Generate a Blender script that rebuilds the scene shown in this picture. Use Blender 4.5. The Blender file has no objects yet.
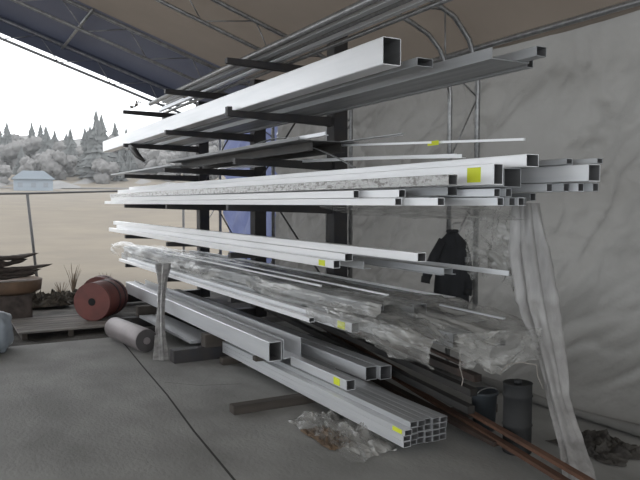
import bpy, bmesh, math, random
from mathutils import Vector, Matrix, noise
random.seed(7)
C = bpy.context.scene.collection
S = bpy.context.scene
R = math.radians

# ---------------------------------------------------------------- camera, sky, exposure
cd = bpy.data.cameras.new('camera'); cam = bpy.data.objects.new('camera', cd); C.objects.link(cam)
cam.location = (0, 0, 1.6)
cam.rotation_euler = (R(90 - 3.07), 0, R(-28.81))
cd.sensor_width = 36; cd.lens = 690 / 640 * 36; cd.clip_end = 600
S.camera = cam
w = bpy.data.worlds.new('overcast'); S.world = w; w.use_nodes = True
nt = w.node_tree; bg = nt.nodes['Background']
tc = nt.nodes.new('ShaderNodeTexCoord'); sp = nt.nodes.new('ShaderNodeSeparateXYZ'); rp = nt.nodes.new('ShaderNodeValToRGB')
nt.links.new(tc.outputs['Generated'], sp.inputs[0]); nt.links.new(sp.outputs['Z'], rp.inputs[0]); nt.links.new(rp.outputs[0], bg.inputs[0])
rp.color_ramp.elements[0].position = 0.0; rp.color_ramp.elements[0].color = (.90, .95, 1, 1)
rp.color_ramp.elements[1].position = 0.6; rp.color_ramp.elements[1].color = (.97, .98, 1, 1)
bg.inputs[1].default_value = 1.0
vs = S.view_settings; vs.view_transform = 'Standard'; vs.look = 'None'; vs.exposure = 1.5; vs.gamma = 1; vs.use_curve_mapping = False
S.cycles.max_bounces = 8; S.cycles.diffuse_bounces = 5; S.cycles.transparent_max_bounces = 16
S.cycles.use_denoising = True

# ---------------------------------------------------------------- materials
def mat(name, col, rough=.6, metal=0, spec=.5, nscale=0, ncol=None, nlo=.35, nhi=.65, bump=0, bdist=.02, bscale=30, stretch=(1, 1, 1), detail=4, trans=0, alpha=None, alo=.1, ahi=.9, ascale=20):
    m = bpy.data.materials.new(name); m.use_nodes = True
    t = m.node_tree; b = t.nodes['Principled BSDF']; out = t.nodes['Material Output']
    b.inputs['Base Color'].default_value = (*col, 1); b.inputs['Roughness'].default_value = rough
    b.inputs['Metallic'].default_value = metal; b.inputs['Specular IOR Level'].default_value = spec
    co = t.nodes.new('ShaderNodeTexCoord'); mp = t.nodes.new('ShaderNodeMapping'); mp.inputs['Scale'].default_value = stretch
    t.links.new(co.outputs['Object'], mp.inputs[0])
    def nz(sc, d=detail):
        n = t.nodes.new('ShaderNodeTexNoise'); n.inputs['Scale'].default_value = sc; n.inputs['Detail'].default_value = d
        t.links.new(mp.outputs[0], n.inputs['Vector']); return n
    if nscale:
        n = nz(nscale); r = t.nodes.new('ShaderNodeValToRGB')
        r.color_ramp.elements[0].position = nlo; r.color_ramp.elements[1].position = nhi
        r.color_ramp.elements[0].color = (*ncol, 1); r.color_ramp.elements[1].color = (*col, 1)
        t.links.new(n.outputs[0], r.inputs[0]); t.links.new(r.outputs[0], b.inputs['Base Color'])
    if bump:
        n = nz(bscale); bp = t.nodes.new('ShaderNodeBump'); bp.inputs['Strength'].default_value = bump; bp.inputs['Distance'].default_value = bdist
        t.links.new(n.outputs[0], bp.inputs['Height']); t.links.new(bp.outputs[0], b.inputs['Normal'])
    last = b.outputs[0]
    if trans:
        tr = t.nodes.new('ShaderNodeBsdfTranslucent'); tr.inputs[0].default_value = (*col, 1)
        mx = t.nodes.new('ShaderNodeMixShader'); mx.inputs[0].default_value = trans
        t.links.new(last, mx.inputs[1]); t.links.new(tr.outputs[0], mx.inputs[2]); last = mx.outputs[0]
    if alpha is not None:
        tp = t.nodes.new('ShaderNodeBsdfTransparent'); mx = t.nodes.new('ShaderNodeMixShader')
        n = nz(ascale, 3); mr = t.nodes.new('ShaderNodeMapRange')
        mr.inputs['From Min'].default_value = .35; mr.inputs['From Max'].default_value = .65
        mr.inputs['To Min'].default_value = alo; mr.inputs['To Max'].default_value = ahi
        t.links.new(n.outputs[0], mr.inputs['Value']); t.links.new(mr.outputs[0], mx.inputs[0])
        t.links.new(tp.outputs[0], mx.inputs[1]); t.links.new(last, mx.inputs[2]); last = mx.outputs[0]
    t.links.new(last, out.inputs[0])
    return m
ST = (1, .06, 1)
M = dict(
    alu=mat('mill_aluminium', (.74, .75, .76), .42, .55, nscale=14, ncol=(.66, .67, .69), stretch=ST),
    alu_dull=mat('dull_aluminium', (.48, .49, .50), .5, .5, nscale=12, ncol=(.36, .37, .38), stretch=ST),
    alu_dark=mat('weathered_and_shaded_aluminium', (.26, .26, .265), .55, .45, nscale=10, ncol=(.18, .18, .18), stretch=ST),
    white=mat('white_aluminium', (.93, .93, .94), .38, .25, nscale=14, ncol=(.84, .85, .86), stretch=ST),
    darkcap=mat('dark_end_stop', (.03, .03, .032), .8),
    rack=mat('dark_rack_paint', (.022, .022, .026), .55, nscale=8, ncol=(.035, .03, .028)),
    galv=mat('galvanised_pipe', (.36, .36, .36), .4, .7, nscale=20, ncol=(.25, .25, .25)),
    concrete=mat('concrete', (.30, .30, .288), .78, nscale=2.2, ncol=(.205, .205, .196), nlo=.36, nhi=.64, bump=.25, bscale=40, detail=9, stretch=(1, .6, 1)),
    joint=mat('slab_joint', (.035, .034, .032), .95),
    gravel=mat('dark_dirt', (.085, .078, .068), .95, nscale=5, ncol=(.03, .027, .024), bump=.8, bscale=25, detail=8),
    field=mat('dry_grass', (.138, .118, .088), 1, nscale=.5, ncol=(.105, .09, .070), detail=10, nlo=.3, nhi=.7, bump=.5, bscale=3),
    hill=mat('hazy_hill', (.13, .13, .128), 1, nscale=.08, ncol=(.16, .16, .155), detail=8),  # distance haze greyed into the hill colour
    road=mat('pale_road', (.10, .10, .10), .95),
    fabric=mat('beige_tent_fabric', (.285, .278, .264), .6, nscale=.9, ncol=(.19, .185, .175), trans=.22, detail=5, bump=.8, bdist=.16, bscale=1.1),
    fabric_roof=mat('tan_roof_fabric', (.215, .18, .148), .7, nscale=1.2, ncol=(.185, .155, .128), trans=.12, detail=5),
    fabric_blue=mat('blue_tent_fabric', (.075, .083, .118), .6, nscale=1.2, ncol=(.065, .072, .10), trans=.1, detail=5),
    fabric_blue_lit=mat('blue_wall_fabric_lit', (.17, .20, .36), .6, nscale=1.2, ncol=(.13, .15, .26), trans=.35, bump=.8, bdist=.1, bscale=1.5),  # brighter copy of the end bay blue, daylight through the cloth in its colour
    fence=mat('dull_fence_pipe', (.10, .10, .10), .7),
    film=mat('clear_plastic_film', (.44, .435, .41), .16, 0, .9, alpha=1, alo=.15, ahi=.8, ascale=7, bump=1, bdist=.035, bscale=11, stretch=(1, .25, 1)),
    film_white=mat('milky_plastic_film', (.40, .39, .38), .3, 0, .6, alpha=1, alo=.6, ahi=1, ascale=9, bump=1, bscale=14, trans=.25, stretch=(1, 1, .3)),
    speckle=mat('film_wrapped_metal', (.60, .60, .59), .25, .3, nscale=40, ncol=(.30, .29, .275), nlo=.36, nhi=.5, bump=.8, bscale=60, stretch=(1, .5, 1)),
    tag=mat('yellow_sticker', (.70, .76, .03), .6),
    ink=mat('black_ink', (.03, .03, .03), .7),
    rust=mat('rusty_steel', (.12, .058, .034), .85, .1, nscale=10, ncol=(.07, .035, .022), stretch=(1, .3, 1), detail=8),
    rustdark=mat('dark_rusty_steel', (.07, .045, .035), .8, .2, nscale=10, ncol=(.03, .025, .022), stretch=(1, .3, 1)),
    black=mat('black_steel', (.03, .03, .03), .55, .3, nscale=10, ncol=(.05, .045, .04), stretch=(1, .3, 1)),
    redroll=mat('brick_red_roll', (.17, .05, .04), .6, nscale=6, ncol=(.13, .042, .035)),
    redroll_end=mat('brick_red_roll_end', (.12, .036, .028), .75, nscale=12, ncol=(.085, .028, .022)),
    band=mat('dark_strap', (.05, .03, .03), .6),
    hole=mat('hole_shade', (.012, .012, .012), .9),
    grayroll=mat('mauve_grey_sheet_roll', (.25, .22, .22), .45, .3, nscale=5, ncol=(.2, .18, .18)),
    rollend=mat('dark_roll_end', (.06, .055, .055), .7),
    timber=mat('dark_timber', (.07, .058, .048), .85, nscale=12, ncol=(.045, .038, .032), stretch=(.2, 1, 1), detail=6),
    plank=mat('grey_board', (.24, .22, .20), .85, nscale=6, ncol=(.15, .14, .13), stretch=(.2, 1, 1)),
    brown=mat('brown_tub', (.17, .105, .065), .7, nscale=6, ncol=(.11, .07, .045)),
    bark=mat('dark_strips', (.045, .035, .03), .85, nscale=9, ncol=(.09, .07, .06)),
    bluegray=mat('blue_grey_plastic', (.30, .33, .36), .5, nscale=5, ncol=(.22, .25, .28)),
    jacket=mat('black_cloth', (.014, .015, .017), .85, nscale=8, ncol=(.02, .021, .024), bump=.4, bscale=12),
    patch=mat('grey_patch', (.16, .16, .165), .8),
    drum=mat('charcoal_drum', (.009, .010, .011), .75, nscale=5, ncol=(.014, .014, .014)),
    bucket=mat('dull_blue_grey_pail', (.06, .07, .08), .6, nscale=5, ncol=(.04, .047, .053)),
    cardboard=mat('torn_cardboard', (.17, .115, .07), .9, nscale=6, ncol=(.09, .06, .04)),
    rope=mat('pale_rope', (.26, .235, .21), .9),
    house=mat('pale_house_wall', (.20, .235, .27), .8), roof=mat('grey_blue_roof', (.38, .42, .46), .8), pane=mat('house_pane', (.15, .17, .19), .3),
    conifer=mat('hazy_conifer', (.115, .122, .12), 1, nscale=.8, ncol=(.10, .106, .104)),  # haze mixed into the foliage colour, greyed and lightened
    leafless=mat('hazy_bare_tree', (.15, .147, .143), 1, nscale=.8, ncol=(.12, .118, .115)),  # crown colour paled to carry the haze
    trunk=mat('tree_trunk', (.09, .085, .08), 1), brush=mat('dead_brush', (.10, .085, .065), 1, nscale=14, ncol=(.035, .03, .025), detail=8, bump=1, bscale=20), weed=mat('dry_weed', (.16, .12, .085), .95),
)

# ---------------------------------------------------------------- helpers
def obj(name, bm, m, parent=None, smooth=False, loc=None):
    me = bpy.data.meshes.new(name); bm.normal_update(); bm.to_mesh(me); bm.free()
    if smooth:
        for p in me.polygons: p.use_smooth = True
    for mm in (m if isinstance(m, (list, tuple)) else [m]): me.materials.append(M[mm] if isinstance(mm, str) else mm)
    o = bpy.data.objects.new(name, me); C.objects.link(o)
    if loc: o.location = loc
    if parent: o.parent = parent
    return o
def tag(o, label, cat, group=None, kind=None):
    o['label'] = label; o['category'] = cat
    if group: o['group'] = group
    if kind: o['kind'] = kind
    return o
def empty(name, loc, label, cat, group=None, rz=0):
    o = bpy.data.objects.new(name, None); C.objects.link(o); o.location = loc; o.rotation_euler = (0, 0, rz)
    o.empty_display_size = .1
    return tag(o, label, cat, group)
def struct(name, bm, m, smooth=False):
    o = obj(name, bm, m, None, smooth); o['kind'] = 'structure'; return o
def box(bm, a, b, bevel=0, mi=0):
    vs_ = [bm.verts.new((x, y, z)) for x in (a[0], b[0]) for y in (a[1], b[1]) for z in (a[2], b[2])]
    fs = []
    for f in ((0, 1, 3, 2), (4, 6, 7, 5), (0, 4, 5, 1), (2, 3, 7, 6), (0, 2, 6, 4), (1, 5, 7, 3)):
        fc = bm.faces.new([vs_[i] for i in f]); fc.material_index = mi; fs.append(fc)
    if bevel:
        bmesh.ops.bevel(bm, geom=list({e for f in fs for e in f.edges}), offset=bevel, segments=2, affect='EDGES')
    return bm
def B(): return bmesh.new()
def path_tube(bm, pts, r, n=10, cap=True):
    pts = [Vector(p) for p in pts]; rings = []
    rr = r if isinstance(r, (list, tuple)) else [r] * len(pts)
    prev = None
    for i, p in enumerate(pts):
        d = ((pts[min(i + 1, len(pts) - 1)] - p).normalized() + (p - pts[max(i - 1, 0)]).normalized()).normalized()
        if prev is None:
            ref = Vector((0, 0, 1)) if abs(d.z) < .9 else Vector((1, 0, 0)); a = d.cross(ref).normalized()
        else: a = (prev - d * prev.dot(d)).normalized()
        prev = a; b = d.cross(a)
        rings.append([bm.verts.new(p + (a * math.cos(2 * math.pi * k / n) + b * math.sin(2 * math.pi * k / n)) * rr[i]) for k in range(n)])
    for q, s in zip(rings, rings[1:]):
        for k in range(n): bm.faces.new((q[k], q[(k + 1) % n], s[(k + 1) % n], s[k]))
    if cap: bm.faces.new(rings[0][::-1]); bm.faces.new(rings[-1])
    return bm
def loft_profile(bm, prof, near, far, sag=0, n=1, tw=0):
    """closed profile of (x, z) points swept from near=(X,Y,Z) to far=(X,Y,Z)"""
    near, far = Vector(near), Vector(far); rings = []
    for i in range(n + 1):
        t = i / n; c = near.lerp(far, t); dz = -sag * (1 - t) ** 2
        rings.append([bm.verts.new((c.x + x, c.y, c.z + z + dz)) for x, z in prof])
    k = len(prof)
    for q, s in zip(rings, rings[1:]):
        for j in range(k): bm.faces.new((q[j], s[j], s[(j + 1) % k], q[(j + 1) % k]))
    bm.faces.new(rings[0]); bm.faces.new(rings[-1][::-1])
    bmesh.ops.recalc_face_normals(bm, faces=bm.faces)
    return bm
def tube_bm(wd, ht, near, far, th=.004, sag=0, n=1, plug=None):
    """rectangular hollow section, open at both ends, walls th thick"""
    bm = B(); near, far = Vector(near), Vector(far); rings = []
    e = min(wd, ht) * .04
    o_ = [(0, e), (e, 0), (wd - e, 0), (wd, e), (wd, ht - e), (wd - e, ht), (e, ht), (0, ht - e)]
    i_ = [(th, th), (th, th), (wd - th, th), (wd - th, th), (wd - th, ht - th), (wd - th, ht - th), (th, ht - th), (th, ht - th)]
    for i in range(n + 1):
        t = i / n; c = near.lerp(far, t); dz = -sag * (1 - t) ** 2
        rings.append([bm.verts.new((c.x + x, c.y, c.z + z + dz)) for x, z in o_])
    for q, s in zip(rings, rings[1:]):
        for j in range(8): bm.faces.new((q[j], s[j], s[(j + 1) % 8], q[(j + 1) % 8]))
    ii = [i_[0], i_[2], i_[4], i_[6]]
    for ring, c, sg in ((rings[0], near, 1), (rings[-1], far, -1)):
        dz = -sag if sg == 1 else 0
        inn = [bm.verts.new((c.x + x, c.y, c.z + z + dz)) for x, z in ii]
        dp = [bm.verts.new((c.x + x, c.y + sg * .35, c.z + z + dz)) for x, z in ii]
        for j in range(4):
            bm.faces.new((ring[2 * j], ring[2 * j + 1], inn[j])) if False else None
            bm.faces.new((ring[(2 * j + 1) % 8], ring[(2 * j + 2) % 8], inn[(j + 1) % 4], inn[j]))
            bm.faces.new((ring[2 * j], ring[2 * j + 1], inn[j]))
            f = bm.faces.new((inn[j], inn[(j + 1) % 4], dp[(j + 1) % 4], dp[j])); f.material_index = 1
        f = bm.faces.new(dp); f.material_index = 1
    bmesh.ops.recalc_face_normals(bm, faces=bm.faces)
    return bm
def sticker(parent, x, y, z, wy, hz, marks=False):
    """yellow paper tag on the -X face of a bar (x = face), centre y,z"""
    bm = box(B(), (x - .003, y - wy / 2, z - hz / 2), (x - .0003, y + wy / 2, z + hz / 2))
    s = obj('price_sticker', bm, 'tag', parent); s['label'] = 'yellow paper sticker'
    if marks:
        b2 = B()
        for k in range(3):
            yy = y - wy * .3 + k * wy * .22
            box(b2, (x - .0027, yy, z - hz * .1 + k * .001), (x - .002, yy + wy * .12, z + hz * .22))
        obj('handwritten_marks', b2, 'ink', s)
BARS = {}
def bar(label, X, Z, wd, ht, yn, yf, m='alu', name='aluminium_tube', cat='tube', group=None, dx=0, dz=0, sag=0, tagY=None, th=.004, tagsz=None, n=None):
    """hollow bar: front-bottom edge at X,Z; dx,dz = how far the near end is off the far end"""
    near, far = (X + dx, yn, Z + dz), (X, yf, Z)
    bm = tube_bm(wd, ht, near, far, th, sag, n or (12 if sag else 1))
    mats = [m, 'alu_dark' if m != 'rack' else 'rack']  # bores take a darker metal: shade inside the tubes put into the colour
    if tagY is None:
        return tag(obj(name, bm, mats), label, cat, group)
    e = empty(name, (X, yn, Z), label, cat, group)
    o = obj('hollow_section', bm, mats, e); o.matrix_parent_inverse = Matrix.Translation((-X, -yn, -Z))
    o.matrix_parent_inverse = Matrix.Identity(4)
    for v in o.data.vertices: v.co -= Vector((X, yn, Z))
    t = (yf - tagY) / (yf - yn)
    sticker(e, dx * t, tagY - yn, dz * t + ht * .5, tagsz or .09, ht * .72)
    return e
def profile_bar(label, prof, near, far, m, name, cat, group=None, sag=0, n=1):
    return tag(obj(name, loft_profile(B(), prof, near, far, sag, n), m), label, cat, group)
def angle(w_, h_, t=.005): return [(0, 0), (w_, 0), (w_, t), (t, t), (t, h_), (0, h_)]
def channel(w_, h_, t=.006): return [(0, 0), (w_, 0), (w_, h_), (w_ - t, h_), (w_ - t, t), (t, t), (t, h_), (0, h_)]
def hat(w_, h_, f=.03, t=.004): return [(-f, 0), (t, 0), (t, h_ - t), (w_ - t, h_ - t), (w_ - t, 0), (w_ + f, 0), (w_ + f, t), (w_, t), (w_, h_), (0, h_), (0, t), (-f, t)]
def fbm(x, y, z, o=4): return noise.fractal((x, y, z), .9, 2.1, o)

# ---------------------------------------------------------------- ground and far land
def grid_surface(bm, nu, nv, fn, closed=False):
    g = [[bm.verts.new(fn(i / nu, j / nv)) for j in range(nv + 1)] for i in range(nu + 1)]
    for i in range(nu):
        for j in range(nv): bm.faces.new((g[i][j], g[i + 1][j], g[i + 1][j + 1], g[i][j + 1]))
    return bm
SLAB_Y = 8.35
bm = box(B(), (-9, -6, -.12), (5.6, SLAB_Y, 0))
struct('floor', bm, 'concrete')
bm = B()                                              # saw joint, a thin dark strip of filler
jp = [(1.35, 2.2), (1.45, 3.66), (1.52, 4.6), (1.62, 5.6), (1.70, 6.7), (1.78, 7.7), (1.82, SLAB_Y - .01)]
for (a, b), (c, d) in zip(jp, jp[1:]):
    f = [bm.verts.new(q) for q in ((a - .008, b, .0015), (a + .008, b, .0015), (c + .008, d, .0015), (c - .008, d, .0015))]; bm.faces.new(f)
jj = [(1.72, 6.0), (1.95, 5.75), (2.3, 5.62)]
for (a, b), (c, d) in zip(jj, jj[1:]):
    f = [bm.verts.new(q) for q in ((a, b - .004, .0015), (a, b + .004, .0015), (c, d + .004, .0015), (c, d - .004, .0015))]; bm.faces.new(f)
struct('floor_joint', bm, 'joint')
def ground_z(D):
    z = -.02
    if D > 16: z += (min(D, 95) - 16) * .046
    if D > 95: z += (D - 95) * .13
    return z
def ring_ground(D0, D1, nd, nb, rough, z0=0):
    def fn(u, v):
        b = R(-62 + 124 * v) + R(28.81); D = D0 + (D1 - D0) * u
        x, y = D * math.sin(b), D * math.cos(b)
        return (x, y, ground_z(D) + z0 + rough * fbm(x * .3, y * .3, 0))
    return fn
bm = grid_surface(B(), 40, 60, lambda u, v: (-12 + 28 * v, SLAB_Y - .4 + (5.1 + .5 * fbm(v * 20, 2, 7)) * u, -.04 + .05 * fbm((-12 + 28 * v) * .9, u * 6, 3) * min(1, u * 6) * min(1, 3 - 3 * u) - .05 * max(0, u - .85) / .15))
struct('ground_dirt', bm, 'gravel', True)
bm = grid_surface(B(), 60, 50, ring_ground(9, 118, 0, 0, .02, -.09)); struct('ground_field', bm, 'field', True)
bm = grid_surface(B(), 20, 50, ring_ground(90.5, 94.5, 0, 0, .0, .0)); struct('ground_road', bm, 'road', True)
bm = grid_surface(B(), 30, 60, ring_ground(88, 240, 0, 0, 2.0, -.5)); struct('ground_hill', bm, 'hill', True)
def polar(px, D):                                     # bearing of a direction seen at px, and a ground distance
    b = R(28.81) + math.atan((px - 320) / 690)
    return D * math.sin(b), D * math.cos(b)

# ---------------------------------------------------------------- tent: fabric skin
EAVE = [(4.75, 0), (4.75, 2.80), (4.72, 3.0), (4.63, 3.22), (4.44, 3.42), (4.1, 3.56)]
INNER = [(4.40, 0), (4.40, 2.68), (4.36, 2.90), (4.27, 3.08), (4.13, 3.21), (3.95, 3.29)]
RX = -.6
def chord(P, off=0):
    pts = list(P); x, z = pts[-1]; zr = z + .34 * (x - RX)
    left = [(2 * RX - a, b) for a, b in pts]
    return pts + [(RX, zr)] + left[::-1]
OC, IC = chord(EAVE), chord(INNER)
BAYS = [-4.4, -1.96, .48, 2.92, 5.36, 7.8, 10.22, 12.65]
# wall: hangs outside the outer chords, curls in at its foot
def wall_fn(y0, y1):
    def fn(u, v):
        y = y0 + (y1 - y0) * u; z = 3.12 * v
        x = 4.88
        foot = max(0, 1 - z / .9) ** 1.6
        near = min(1, max(0, (7.0 - y) / 3.0))
        x -= foot * (.18 + .48 * near)
        amp = .12 * (1 - abs(2 * v - 1) ** 3) + .02
        a, b = y * .8 - z * .6, y * .6 + z * .8                     # folds run on a slant, down towards the rack
        w1 = fbm(y * .6, z * .6, 1.7, 3)
        x += amp * (fbm(a * .55 + .5 * w1, b * 1.5, 1.7, 4) * 1.1) - .03
        x -= max(0, v - .9) * .9
        e_ = max(0, math.sin(math.pi * min(1, v * 1.02))) ** .5
        r1 = 1 - abs(fbm(a * .8 + w1, b * 2.6 + w1, 6.3, 2)) * 2.2; x -= .06 * max(0, r1) ** 3 * e_
        r2 = 1 - abs(fbm(a * 2.0 + w1, b * 4.6, 16.3, 2)) * 2.4; x -= .028 * max(0, r2) ** 3 * e_
        x = min(x, 5.06)
        if z > .95: x = max(x, 4.785)
        elif z > .6: x = max(x, 4.785 - (.95 - z) * .5)
        return (x, y, z + .012 * math.sin(y * 5) * (1 - v))
    return fn
bm = grid_surface(B(), 520, 110, wall_fn(-4.4, 10.22)); struct('wall_right', bm, 'fabric', True)
bm = grid_surface(B(), 60, 60, wall_fn(10.22, 12.65)); struct('wall_back', bm, 'fabric_blue_lit', True)
def lerp_path(P, t):
    L = [0]
    for a, b in zip(P, P[1:]): L.append(L[-1] + math.dist(a, b))
    s = t * L[-1]
    for i in range(len(P) - 1):
        if s <= L[i + 1] or i == len(P) - 2:
            k = (s - L[i]) / (L[i + 1] - L[i]); return (P[i][0] + (P[i + 1][0] - P[i][0]) * k, P[i][1] + (P[i + 1][1] - P[i][1]) * k)
rp_ = [(4.785, 3.10), (4.68, 3.27), (4.47, 3.47), (4.12, 3.61), (RX, 3.61 + .34 * (4.12 - RX))]
rpath = rp_ + [(2 * RX - a, b) for a, b in rp_[::-1][1:]]
def roof_fn(y0, y1):
    def fn(u, v):
        y = y0 + (y1 - y0) * v; x, z = lerp_path(rpath, u)
        k = ((y - BAYS[0]) / 2.435) % 1
        z += -.035 * math.sin(math.pi * k) + .02 * fbm(x * 1.2, y * .8, 2) * math.sin(math.pi * k) + .012
        return (x, y, z)
    return fn
bm = grid_surface(B(), 110, 150, roof_fn(BAYS[0], 10.22)); struct('ceiling', bm, 'fabric_roof', True)
bm = grid_surface(B(), 110, 30, roof_fn(10.22, 12.7)); struct('ceiling_end_bay', bm, 'fabric_blue', True)
# left wall of the tent
lw = 2 * RX - 4.80
if False: bm = grid_surface(B(), 120, 30, lambda u, v: (lw - .05 * fbm(u * 9, v * 3, 4), BAYS[0] + (12.65 - BAYS[0]) * u, 1.1 + 1.9 * v)); None
# valance closing the gable between the two chords
bm = B(); N = 60
for i in range(N):
    q = []
    for t in (i / N, (i + 1) / N):
        q.append((lerp_path(OC[5:], t), lerp_path(IC[5:], t)))
    vsx = [bm.verts.new((p[0], 12.67, p[1] + (.09 if k in (0, 1) else .09))) for k, p in enumerate((q[0][0], q[1][0], q[1][1], q[0][1]))]
    bm.faces.new(vsx)
struct('trim_gable', bm, 'fabric_blue')

# tent arches: each one a pair of bent pipes with a zigzag web
def make_arch():
    e = empty('tent_arch', (0, 0, 0), 'x', 'tent arch', 'pipe arches of the tent')
    P = [(x, 0, z) for x, z in OC]; Q = [(x, 0, z) for x, z in IC]
    obj('outer_chord', path_tube(B(), P, .028, 10), 'galv', e, True)
    obj('inner_chord', path_tube(B(), Q, .024, 10), 'galv', e, True)
    wb = B(); n = 9
    for side in (0, 1):
        H1 = OC[:len(EAVE) + 1]; H2 = IC[:len(INNER) + 1]
        for i in range(n * 2):
            t0, t1 = (i + .4) / (n * 2), (i + 1.4) / (n * 2)
            a = lerp_path(H1 if i % 2 else H2, t0); b = lerp_path(H2 if i % 2 else H1, min(1, t1))
            if side: a, b = (2 * RX - a[0], a[1]), (2 * RX - b[0], b[1])
            path_tube(wb, [(a[0], 0, a[1]), (b[0], 0, b[1])], .008, 6)
    obj('web_brace', wb, 'galv', e, True)
    return e
a0 = make_arch()
arch_lab = {10.22: 'double pipe tent arch where tan roof fabric meets the blue end bay', 12.65: 'double pipe tent arch framing the open gable, farthest one',
            5.36: 'double pipe tent arch whose legs stand behind the hanging black jacket', 7.8: 'double pipe tent arch with legs behind the nearest dark rack column',
            2.92: 'double pipe tent arch nearer than the jacket, mostly above the picture'}
def dup(root, loc, label=None, group=None, rz=0):
    r = root.copy(); C.objects.link(r); r.location = loc; r.rotation_euler = (0, 0, rz)
    if label: r['label'] = label
    if group: r['group'] = group
    for ch in list(root.children):
        c = ch.copy(); C.objects.link(c); c.parent = r
        for g in ch.children:
            d = g.copy(); C.objects.link(d); d.parent = c
    return r
first = True
for y in BAYS[3:]:
    if first: a0.location = (0, y, 0); a0['label'] = arch_lab[y]; first = False
    else: dup(a0, (0, y, 0), arch_lab[y])
def purlin(x, z, label, r=.024, y0=BAYS[0], y1=12.6):
    tag(obj('purlin_pipe', path_tube(B(), [(x, y0, z), (x, y1, z)], r, 10), 'galv', None, True), label, 'pipe', 'purlins joining the tent arches')
purlin(4.70, 3.13, 'long grey eave pipe running along the top of the fabric wall', .03)
purlin(1.9, 4.24, 'roof pipe linking the two farthest arches under the blue end bay', y0=9.9)
if False: purlin(3.2, 3.79, 'lower roof pipe crossing the arches just above the rack')
# foot tube rolled in the hem of the near wall
pts = [(4.62 - .02 * math.sin(y * 2), y, .05) for y in ()]
pts = [(4.12 + .012 * (y - 3) ** 2 * (1 if y > 3 else 0) - .02 * math.sin(y * 1.7), y, .045 + .012 * math.sin(y * 3)) for y in [i * .25 for i in range(-4, 30)]]
tag(obj('hem_tube', path_tube(B(), pts, [.035 + .008 * math.sin(i * 1.3) for i in range(len(pts))], 10), 'fabric', None, True), 'rolled pale fabric hem lying on the floor at the foot of the right wall', 'fabric hem')

# ---------------------------------------------------------------- cantilever rack
ARM_Z = [3.08, 2.55, 2.06, 1.58, 1.085, .62]          # top of arms
COL_Y = [6.72, 8.92, 11.25]
TIP = [[2.60, 2.60, 2.60], [2.60, 2.60, 2.60], [2.68, 2.58, 2.60], [2.60, 2.60, 2.60], [2.62, 2.60, 2.60], [2.62, 2.60, 2.60]]
rk = empty('cantilever_rack', (3.9, COL_Y[1], 0), 'dark steel cantilever rack with three columns holding the long metal stock', 'rack')
def child(name, bm, m, parent, smooth=False):
    o = obj(name, bm, m, parent, smooth)
    off = parent.location
    for v in o.data.vertices: v.co -= off
    return o
for k, y in enumerate(COL_Y):
    top = 3.66 if k == 0 else 3.3
    child('column', box(B(), (3.83, y - .09, .0), (4.0, y + .09, top), .006), 'rack', rk)
    child('base', box(B(), (2.0, y - .07, 0), (3.83, y + .07, .13), .006), 'rack', rk)
    for j, z in enumerate(ARM_Z):
        x0 = TIP[j][k]; bm = B()
        pr_ = [(x0, z - .055), (3.83, z - .10), (3.83, z), (x0, z)]
        va = [bm.verts.new((a, y - .035, b)) for a, b in pr_]; vb = [bm.verts.new((a, y + .035, b)) for a, b in pr_]
        if k == 0 and j == 1: box(bm, (x0, y - .035, z - .002), (x0 + .05, y + .035, z + .038))
        bm.faces.new(va[::-1]); bm.faces.new(vb)
        for i in range(4): bm.faces.new((va[i], va[(i + 1) % 4], vb[(i + 1) % 4], vb[i]))
        bmesh.ops.recalc_face_normals(bm, faces=bm.faces)
        child('arm', bm, 'rack', rk)
for y0, y1 in zip(COL_Y, COL_Y[1:]):
    for z in (.5, 1.9, 3.2): child('brace_rail', box(B(), (3.9, y0 + .09, z), (3.94, y1 - .09, z + .05)), 'rack', rk)
    child('diagonal_brace', path_tube(B(), [(3.92, y0 + .09, .55), (3.92, y1 - .09, 1.9)], .012, 6), 'rack', rk)
    child('diagonal_brace', path_tube(B(), [(3.92, y1 - .09, 1.95), (3.92, y0 + .09, 3.2)], .012, 6), 'rack', rk)

# ---------------------------------------------------------------- stock on the rack
def pipe(label, X, Z, r, yn, yf, m='alu_dull', dx=0, dz=0, grp=None, name='metal_pipe'):
    bm = path_tube(B(), [(X + dx, yn, Z + dz), (X + dx / 2, (yn + yf) / 2, Z + dz / 2), (X, yf, Z)], r, 12, True)
    return tag(obj(name, bm, m, None, True), label, 'pipe', grp)
gA = 'pipes and bars on the top arms'
pipe('round grey pipe at the front edge of the top arms', 2.86, ARM_Z[0] + .035, .032, 3.1, 10.6, 'galv', grp=gA)
bar('flat silver bar beside the front pipe on the top arms', 2.93, ARM_Z[0] + .003, .07, .05, 3.0, 10.2, 'alu', 'aluminium_bar', 'bar', gA)
pipe('round dark pipe between two silver bars on the top arms', 3.07, ARM_Z[0] + .03, .027, 3.3, 9.6, 'galv', grp=gA)
bar('dull square tube behind the dark pipe on the top arms', 3.15, ARM_Z[0] + .003, .055, .05, 3.0, 11.2, 'alu', 'aluminium_bar', 'bar', gA)
pipe('thin grey pipe farthest back on the top arms', 3.33, ARM_Z[0] + .025, .022, 3.3, 11.6, 'galv', grp=gA)
pipe('thin pipe lying resting across the silver bars, highest of all the stock', 3.19, ARM_Z[0] + .08, .025, 3.0, 10.8, 'galv', grp=gA)
# a scrap of foliage like debris on the far tip
b = B()
for i in range(14):
    x, y, z = 2.72 + random.uniform(-.08, .08), 11.1 + random.uniform(-.5, .3), ARM_Z[0] + random.uniform(.01, .12)
    x0, y0, z0 = 2.72, 11.0, ARM_Z[0] + .03
    path_tube(b, [(x0, y0, z0), (x, y, z), (x + random.uniform(-.08, .08), y + random.uniform(-.2, .2), z + random.uniform(-.01, .03))], .006, 5)
tag(obj('twig_scrap', b, 'weed'), 'tangled scrap of twigs on the farthest top arm', 'scrap')

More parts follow.
